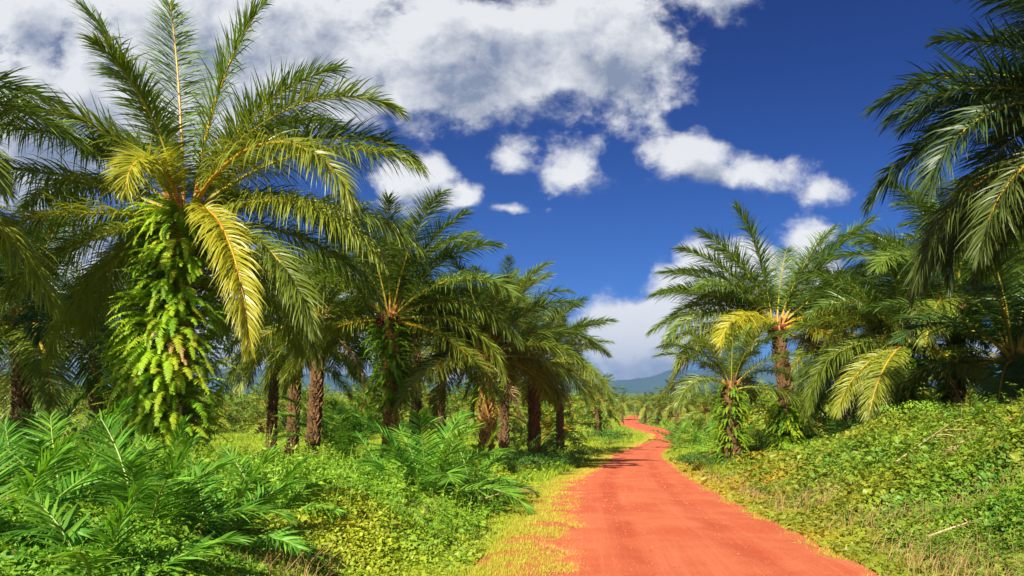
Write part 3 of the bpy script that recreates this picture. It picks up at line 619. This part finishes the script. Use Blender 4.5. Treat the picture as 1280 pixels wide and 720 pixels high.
# ---------------------------------------------------------------- bushes
def leaf_quads(c, nrm, head, L, wd, fold=.18):
    """c centre, nrm normal, head direction: folded pointed leaves, 2 quads each"""
    head = norm(head - nrm * (head * nrm).sum(-1, keepdims=True)); sd_ = np.cross(nrm, head); L = L[:, None]; wd = wd[:, None]
    b = c - head * L * .5; t = c + head * L * .5 - nrm * L * .12; mcen = c + nrm * L * .02
    l = c - sd_ * wd * .5 - head * L * .08 + nrm * wd * fold; rr_ = c + sd_ * wd * .5 - head * L * .08 + nrm * wd * fold
    v = np.stack([b, rr_, t, l, mcen], 1).reshape(-1, 3); i = np.arange(len(c))[:, None] * 5
    f = np.concatenate([i + [0, 1, 2, 4], i + [0, 4, 2, 3]], 1).reshape(-1, 4)
    return v, f
def bush(px, Yd, rad, h, label, seed, n=1500, sz=.09, mt='bush', age=.0, py=None):
    r = np.random.default_rng(500 + seed); x = XofP(px, Yd); z = float(ground(x, Yd))
    root = link('bush', None, loc=(x, Yd, z)); tag(root, label, 'bush', 'bushes beside the track')
    nc_ = 16; cen = r.normal(0, .42, (nc_, 3)) * [rad, rad, 0]; cen[:, 2] = h * r.uniform(.3, .78, nc_); cr = r.uniform(.28, .5, nc_)
    ci = r.integers(0, nc_, n); d = norm(r.normal(0, 1, (n, 3))); d[:, 2] = np.abs(d[:, 2]) * .9 + d[:, 2] * .1
    c = cen[ci] + d * (cr[ci] * r.uniform(.6, 1.15, n))[:, None] * [rad, rad, h * .75]; c[:, 2] = np.maximum(c[:, 2], .03)
    nr = norm(d + r.normal(0, .5, (n, 3)) + [0, 0, .4]); L = sz * r.uniform(.6, 1.3, n)
    v, f = leaf_quads(c, nr, norm(d + r.normal(0, .8, (n, 3))), L, L * r.uniform(.35, .55, n))
    a = Acc().add(v, f, np.repeat(np.stack([r.uniform(0, 1, n), 0 * L, np.clip(age + r.normal(0, .12, n), 0, 1)], -1), 5, 0))
    link('foliage', a.mesh('foliage', [M[mt]]), root)
    s_ = Acc()
    for q in range(9):
        e = cen[q % nc_]; s_.tube(np.array([[e[0] * .1, e[1] * .1, -.05], [e[0] * .5, e[1] * .45, e[2] * .5], e]), [.022, .014, .005], (.4, 0, 0), 0, 5)
    link('stems', s_.mesh('stems', [M['trunk']]), root)
for q in [(882, 31, 1.5, .95, 'dark green round bush right at the track edge before the fern wrapped short palm', 1, 2600, .085),
          (762, 88, 3.0, 2.0, 'dark bush standing alone in the field left of the bend', 2, 1600, .22),
          (722, 52, 2.2, 1.1, 'yellow green shrub at the track edge under the drooping palm', 3, 1500, .15, 'weed', .4),
          (700, 37, 1.9, 1.25, 'deep green bush past the last left trunk beside the verge', 4, 2400, .10),
          (640, 29, 1.5, .9, 'low dark bush at the foot of the bare brown trunk', 5, 2000, .09),
          (575, 23, 1.3, .9, 'bush in front of the bare brown trunk, behind the feathery young palm', 6, 2000, .08, 'weed', .05),
          (560, 15.0, .8, .6, 'dark low bush close against the feathery young palm', 7, 1500, .07),
          (905, 47, 1.6, 1.9, 'pale green bush left of the fern wrapped short palm', 8, 1500, .14, 'weed', .05),
          (948, 38, 1.4, 1.7, 'light bush between the fern wrapped short palm and the fern skirt', 9, 1800, .11, 'weed', .12),
          (1035, 27, 1.2, .9, 'weedy bush right of the fern skirted palm', 10, 1800, .08, 'weed', .1),
          (1165, 19.5, 1.2, .75, 'leafy shrub on the shoulder of the right bank', 11, 2200, .075, 'weed', .1),
          (1250, 21, 1.5, .75, 'shrub on the crest of the right bank near the edge', 12, 2200, .075, 'creeper', .15),
          (352, 9.8, .8, .95, 'leafy shrub just right of the foreground thicket', 13, 1900, .075, 'weed', .0),
          (410, 14, 1.1, .7, 'leafy bush below the dry grass under the shaded trunks', 14, 1900, .075, 'weed', .05),
          (50, 36, 2.4, 1.4, 'sunlit pale bush in the gap right of the left edge trunk', 15, 1800, .12, 'weed', .25),
          (268, 26, 1.5, .9, 'bush right behind the fern wrapped trunk', 16, 1800, .10, 'weed', .1),
          (1140, 40, 3.0, 3.2, 'tall shaded bush between the palms behind the right bank', 17, 2600, .16),
          (1225, 36, 2.6, 3.0, 'broad green bush filling the shade behind the bank crest', 18, 2600, .15, 'weed', .0)]: bush(*q)

# ---------------------------------------------------------------- ground cover nobody could count
def vnoise(x, y, seed, f):
    r_ = np.random.default_rng(seed); g = r_.uniform(0, 1, (64, 64)); x = x * f; y = y * f
    xi = np.floor(x).astype(int); yi = np.floor(y).astype(int); fx = x - xi; fy = y - yi; fx = fx * fx * (3 - 2 * fx); fy = fy * fy * (3 - 2 * fy)
    G = lambda a_, b_: g[a_ % 64, b_ % 64]
    return (G(xi, yi) * (1 - fx) + G(xi + 1, yi) * fx) * (1 - fy) + (G(xi, yi + 1) * (1 - fx) + G(xi + 1, yi + 1) * fx) * fy
def fb(x, y, seed, f): return (vnoise(x, y, seed, f) + .5 * vnoise(x, y, seed + 1, f * 2.1) + .25 * vnoise(x, y, seed + 2, f * 4.3)) / 1.75
def sample(n, y0, y1, r, power=1.0, xlo=-1e9, xhi=1e9, side=0, dmax=40, dmin=-.3):
    """spots on the ground, denser near the camera, on one side of the road"""
    u_ = r.uniform(0, 1, n * 3); yv = y0 * (y1 / y0) ** u_ if power else r.uniform(y0, y1, n * 3)
    if side < 0: mx = np.minimum(dmax, xl(yv) + .80 * yv + 2.5); dd = dmin + (mx - dmin) * r.uniform(0, 1, n * 3); xv = xl(yv) - dd
    else: mx = np.minimum(dmax, .80 * yv + 2.5 - xr(yv)); dd = dmin + (mx - dmin) * r.uniform(0, 1, n * 3); xv = xr(yv) + dd
    ok = mx > dmin + .1
    return xv[ok][:n], yv[ok][:n], dd[ok][:n]
def dry_f(x, y): return np.clip(np.exp(-(((x + 9) / 3.5) ** 2 + ((y - 31) / 4.5) ** 2)) + np.exp(-(((x + 15) / 2.5) ** 2 + ((y - 20) / 3) ** 2)) + .8 * np.exp(-(((x - 9.6) / 2.3) ** 2 + ((y - 16.5) / 2.2) ** 2)) + .7 * np.exp(-(((x - 6.1) / .8) ** 2 + ((y - 15) / 1.6) ** 2)), 0, 1)
def leafy(name, label, cat, n, y0, y1, side, dmax, dmin, mt, hfun, seed, size=.055, agef=None, asp=(.5, .8)):
    r = np.random.default_rng(seed); x, y, d = sample(n, y0, y1, r, 1, side=side, dmax=dmax, dmin=dmin)
    keep = r.uniform(0, 1, len(x)) < np.clip(.15 + 1.3 * fb(x, y, seed, .9), 0, 1) * np.clip(.25 + d * .6, 0, 1) * (1 - .85 * dry_f(x, y)); x, y, d = x[keep], y[keep], d[keep]; n = len(x)
    h = hfun(x, y, d); gz = ground(x, y); u_ = 1 - r.uniform(0, 1, n) ** 2 * .75
    lod = np.clip((y / 9) ** .75, .8, 5)
    e = .15; gxx = (hfun(x + e, y, d - side * 0) - h) / e; gyy = (hfun(x, y + e, d) - h) / e
    nr = norm(np.stack([-gxx * .8, -gyy * .8, np.ones(n)], -1) + r.normal(0, .48, (n, 3)))
    L = size * lod * r.choice([.6, .8, 1.0, 1.5, 2.3], n, p=[.30, .29, .26, .115, .035]) * r.uniform(.8, 1.2, n)
    head = r.normal(0, 1, (n, 3)); head[:, 2] -= .5
    v, f = leaf_quads(np.stack([x, y, gz + h * u_ + .02], -1), nr, head, L, L * r.uniform(*asp, n))
    clump = fb(x, y, seed + 9, 1.6); ag = (agef(x, y, d) if agef else .1) + r.normal(0, .10, n)
    t = np.stack([np.clip(clump * 1.1 - .1 + r.normal(0, .22, n), 0, 1), np.where(r.uniform(0, 1, n) < .03, 1.0, 0), np.clip(ag, 0, 1)], -1)
    o = link(name, Acc().add(v, f, np.repeat(t, 5, 0)).mesh(name, [M[mt]])); tag(o, label, cat, kind='stuff'); return o
def hl(x, y, d): return (.04 + .85 * np.clip(fb(x, y, 21, .55) * 1.5 - .35, 0, 1) + .16 * fb(x, y, 31, 2.2)) * sstep(.7, 3.4, d) * (1 - .35 * sstep(18, 35, y))
def hr(x, y, d): return (.04 + .80 * np.clip(fb(x, y, 41, .6) * 1.5 - .4, 0, 1) + .15 * fb(x, y, 51, 2.4)) * sstep(.1, 2.0, d)
leafy('weeds', 'bright green leafy weeds covering the ground left of the track', 'weeds', 560000, 4.2, 62, -1, 45, .9, 'weed', hl, 11, .058,
      lambda x, y, d: -.05 + .5 * sstep(3.4, .6, d) + .9 * np.clip(fb(x, y, 71, .45) * 2 - .9, 0, 1))
leafy('creepers', 'leafy creepers mixed with yellowed leaves covering the right bank', 'creepers', 420000, 4.6, 50, 1, 24, .15, 'creeper', hr, 12, .068,
      lambda x, y, d: -.05 + .42 * sstep(2.5, .2, d) + .55 * np.clip(fb(x, y, 81, .5) * 2 - .85, 0, 1) + .30 * sstep(9, 22, y))
def blades(name, label, cat, n, y0, y1, side, dmax, dmin, mt, hgt, seed, wid=.005, agef=None, keepf=None, lean=.5):
    r = np.random.default_rng(seed); x, y, d = sample(n, y0, y1, r, 1, side=side, dmax=dmax, dmin=dmin)
    if keepf is not None: kq = r.uniform(0, 1, len(x)) < keepf(x, y, d); x, y, d = x[kq], y[kq], d[kq]
    n = len(x); lod = np.clip((y / 8) ** .8, .8, 8); h = hgt(x, y, d) * r.uniform(.5, 1.3, n)
    an = r.uniform(0, 6.283, n); o = np.stack([np.cos(an), np.sin(an), 0 * an], -1); tl = (lean * r.uniform(.1, 1.2, n))[:, None]; h_ = h[:, None]
    b = np.stack([x, y, ground(x, y) - .01], -1); up = np.array([[0, 0, 1.0]])
    P = np.stack([b, b + up * h_ * .55 + o * h_ * tl * .3, b + up * h_ * .95 + o * h_ * tl], 1)
    s_ = np.stack([-np.sin(an + .6), np.cos(an + .6), 0 * an], -1)[:, None] * (wid * lod)[:, None, None] * np.array([1, .75, .08])[None, :, None]
    ag = np.clip((agef(x, y, d) if agef else .2) + r.normal(0, .15, n), 0, 1)
    a = Acc(); a.strips(P, s_, np.stack([r.uniform(0, 1, n), np.zeros(n), ag], -1))
    tag(link(name, a.mesh(name, [M[mt]])), label, cat, kind='stuff')
blades('verge_grass', 'short yellow green grass creeping over the left edge of the red track', 'grass', 330000, 4.2, 120, -1, 3.0, -.45, 'grass', lambda x, y, d: .025 + .07 * sstep(-.2, 1.8, d) * (.4 + 1.2 * fb(x, y, 92, 1.1)) + .0012 * y, 21, .0035,
       lambda x, y, d: .25 + .45 * sstep(1.6, -.2, d), lambda x, y, d: np.clip(sstep(-.45, .8, d + 2.0 * (fb(x, y, 91, 1.1) - .5)) * (.12 + 1.1 * (fb(x, y, 90, 1.9) > .40)), 0, 1))
blades('roadside_grass', 'thin grass along the right edge of the red track', 'grass', 130000, 4.6, 120, 1, 1.8, -.2, 'grass', lambda x, y, d: .03 + .07 * sstep(-.1, 1.0, d) + .0012 * y, 22, .0035,
       lambda x, y, d: .35 + .3 * (fb(x, y, 95, 1.0) > .5), lambda x, y, d: np.clip(sstep(-.2, .5, d + .9 * (fb(x, y, 96, 1.6) - .5)) * (.2 + .9 * (fb(x, y, 89, 2.2) > .5)), 0, 1))
blades('meadow_grass', 'sunlit grass of the field seen between the trunks', 'grass', 170000, 24, 190, -1, 170, 1.0, 'grass', lambda x, y, d: .22 + .25 * fb(x, y, 97, .3), 23, .006,
       lambda x, y, d: .05 + .6 * np.clip(fb(x, y, 98, .12) * 2 - .7, 0, 1), lean=.8)
blades('rough_grass', 'rough grass behind the right bank and beside the bend', 'grass', 90000, 24, 190, 1, 150, .8, 'grass', lambda x, y, d: .25 + .3 * fb(x, y, 99, .3), 24, .006,
       lambda x, y, d: .05 + .5 * np.clip(fb(x, y, 98, .12) * 2 - .7, 0, 1), lean=.8)
blades('dry_grass', 'straw coloured dry stalks standing among the weeds and under the shaded trunks', 'dry grass', 160000, 6, 48, -1, 30, 2.0, 'straw', lambda x, y, d: .28 + .25 * fb(x, y, 93, .6), 25, .0035,
       lambda x, y, d: .3, lambda x, y, d: np.clip(dry_f(x, y) * .9 + .03 + .22 * (fb(x, y, 73, .8) > .62), 0, 1), lean=.8)
blades('dry_stalks', 'scattered dry stalks poking out of the creepers on the right bank', 'dry grass', 60000, 6, 40, 1, 20, .4, 'straw', lambda x, y, d: .22 + .35 * fb(x, y, 94, .6), 26, .003,
       lambda x, y, d: .3, lambda x, y, d: np.clip(np.clip(fb(x, y, 101, .5) * 2 - .75, 0, 1) * .7 + dry_f(x, y) * 1.2, 0, 1), lean=1.2)

def tall_weeds(name, label, n, side, dmax, dmin, y1, mt, seed, hf, lo=.25, hi=.8):
    r = np.random.default_rng(seed); x, y, d = sample(n, 8.5 if side < 0 else 6, y1, r, 1, side=side, dmax=dmax, dmin=dmin)
    kq = r.uniform(0, 1, len(x)) < np.clip(fb(x, y, seed + 5, .7) * 2.4 - .8, .02, 1); x, y, d = x[kq], y[kq], d[kq]; n = len(x)
    h = r.uniform(lo, hi, n) * np.clip(.6 + d * .12, .5, 1.1) + hf(x, y, d) * .6; an = r.uniform(0, 6.28, n); ln = r.uniform(.05, .5, n) * h
    o = np.stack([np.cos(an), np.sin(an), 0 * an], -1); b = np.stack([x, y, ground(x, y) - .02], -1); up = np.array([[0, 0, 1.0]])
    P = np.stack([b, b + up * h[:, None] * .5 + o * ln[:, None] * .25, b + up * h[:, None] * .97 + o * ln[:, None]], 1)
    lod = np.clip((y / 9) ** .7, .9, 3); sdv = np.stack([-np.sin(an), np.cos(an), 0 * an], -1)
    a = Acc(); rn = r.uniform(0, 1, n); a.strips(P, sdv[:, None] * (.0026 * lod)[:, None, None] * np.ones((1, 3, 1)), np.stack([rn, 0 * rn, .3 + 0 * rn], -1))
    m_ = 18; u_ = r.uniform(.25, 1.02, (n, m_)); c = (P[:, None, 0] * (1 - u_[..., None]) + P[:, None, 2] * u_[..., None] + (P[:, None, 1] - (P[:, None, 0] + P[:, None, 2]) / 2) * (4 * u_ * (1 - u_))[..., None]).reshape(-1, 3)
    hd = r.normal(0, 1, (n * m_, 3)); hd[:, 2] = np.abs(hd[:, 2]) * .4 - .15; hd = norm(hd); L = np.repeat(.085 * lod, m_) * r.uniform(.6, 1.4, n * m_) * (1.25 - .6 * u_.ravel())
    v, f = leaf_quads(c + hd * L[:, None] * .55, norm(np.array([[0, 0, 1.0]]) + r.normal(0, .35, (n * m_, 3))), hd, L, L * r.uniform(.28, .45, n * m_))
    a.add(v, f, np.repeat(np.stack([np.repeat(rn, m_), 0 * L, np.clip(r.normal(.08, .15, n * m_), 0, 1)], -1), 5, 0))
    tag(link(name, a.mesh(name, [M[mt]])), label, 'weeds', kind='stuff')
tall_weeds('tall_weeds', 'taller leafy weeds sticking up out of the low growth left of the track', 9000, -1, 30, 1.2, 42, 'weed', 61, hl)
tall_weeds('bank_weeds', 'leafy weeds sticking up out of the creepers on the right bank', 6500, 1, 20, .8, 34, 'creeper', 62, hr, .15, .5)

# ---------------------------------------------------------------- single dry fronds and sticks
def dry_frond(px, Yd, ang, L, label, seed, lift=.28, leafn=26):
    r = np.random.default_rng(700 + seed); x = XofP(px, Yd); ac = Acc()
    frond(ac, 8, 16, L, r, .9, leafn, 3, .010, .24 * L, .45, .3, 22, rr=.009, mats=(0, 1), ns=5, plume=.4)
    z = float(ground(x, Yd)); ex, ey = x + L * math.cos(ang), Yd + L * math.sin(ang); tilt = math.atan2(float(ground(ex, ey)) - z, L)
    o = link('dry_frond', ac.mesh('dry_frond', [M['straw'], M['dry']]), None, (x, Yd, z + lift), (0, -tilt, ang)); tag(o, label, 'dry frond')
dry_frond(1160, 8.6, .05, 1.0, 'bleached dry frond lying on dark creepers low on the right bank', 1, .24, 14)
dry_frond(1010, 15, .5, 2.0, 'dry frond lying halfway up the right bank below the palms', 2, .30)
dry_frond(1120, 14, .35, 2.2, 'long dry stalk across the upper slope of the right bank', 3, .38, 10)
dry_frond(1190, 11, .9, 1.7, 'brown dry frond leaning up the bank near the right edge', 4, .36, 16)
dry_frond(400, 8.4, .5, 1.1, 'pale dry stick lying on the green slope left of the track', 5, .22, 5)
dry_frond(600, 14, .7, 1.8, 'dry stalk lying in the weeds right of the feathery young palm', 6, .30, 8)
dry_frond(268, 6.2, 2.6, 1.1, 'brown withered frond at the bottom among the foreground young palms', 7, .25, 30)

r = np.random.default_rng(9)
for q in range(12):
    Yq = r.uniform(9, 22); xq = float(xr(Yq)) + r.uniform(1.5, 7)
    dry_frond(640 + xq / Yq * F, Yq, r.uniform(0, 6.28), r.uniform(.6, 1.3), 'short withered brown frond half sunk in the creepers of the right bank', 20 + q, r.uniform(.12, .3), 34)
for o in [o for o in C.objects if o.name.startswith('dry_frond') and o.get('label', '').startswith('short withered')]: o['group'] = 'withered fronds on the right bank'
# loose stones on the track
n = 9000; yv = 4.5 * (60 / 4.5) ** r.uniform(0, 1, n); xv = xl(yv) + (xr(yv) - xl(yv)) * np.where(r.uniform(0, 1, n) < .6, r.beta(.5, .5, n), r.uniform(0, 1, n))
szs = r.gamma(1.5, .0022, n) * np.clip(yv / 9, .8, 2) + .0015
cz = np.array([[-1, -1, -.3], [1, -1, -.3], [1, 1, -.3], [-1, 1, -.3], [-.6, -.6, .7], [.6, -.6, .7], [.6, .6, .7], [-.6, .6, .7]])
an = r.uniform(0, 6.28, n); ca, sa = np.cos(an), np.sin(an); vv = cz[None] * r.uniform(.6, 1.3, (n, 8, 3))
vv = np.stack([vv[..., 0] * ca[:, None] - vv[..., 1] * sa[:, None], vv[..., 0] * sa[:, None] + vv[..., 1] * ca[:, None], vv[..., 2]], -1) * szs[:, None, None]
uu = (xv - xl(yv)) / (xr(yv) - xl(yv)); vv = vv + np.stack([xv, yv, zroad(yv) + .045 * np.sin(np.pi * uu) - .004], -1)[:, None]
fi = np.array([[4, 5, 6, 7], [0, 1, 5, 4], [1, 2, 6, 5], [2, 3, 7, 6], [3, 0, 4, 7]])
ga = Acc().add(vv.reshape(-1, 3), (np.arange(n)[:, None, None] * 8 + fi[None]).reshape(-1, 4), (0, 0, 0))
tag(link('gravel', ga.mesh('gravel', [solid('stone_red', (.40, .07, .03), (.60, .16, .075), 40, .9)])), 'loose red laterite stones scattered over the track', 'gravel', kind='stuff')

# ---------------------------------------------------------------- the air that turns far hills blue
hz = Acc(); lo, hi, b, t, y1 = -9300., 9300., -9.5, 330., 9300.
v = np.array([[lo, -400, b], [hi, -400, b], [hi, y1, b], [lo, y1, b], [lo, -400, t], [hi, -400, t], [hi, y1, t], [lo, y1, t]], float)
hz.add(v, [[0, 3, 2, 1], [4, 5, 6, 7], [0, 1, 5, 4], [1, 2, 6, 5], [2, 3, 7, 6], [3, 0, 4, 7]], (0, 0, 0))
m, k = mat('air'); pv = k.n('ShaderNodeVolumePrincipled'); pv.inputs['Color'].default_value = (.30, .55, 1, 1); pv.inputs['Density'].default_value = .00013; pv.inputs['Anisotropy'].default_value = .2
o = k.n('ShaderNodeOutputMaterial'); m.node_tree.links.new(pv.outputs[0], o.inputs['Volume'])
ho = link('haze', hz.mesh('haze', [m])); tag(ho, kind='stuff')
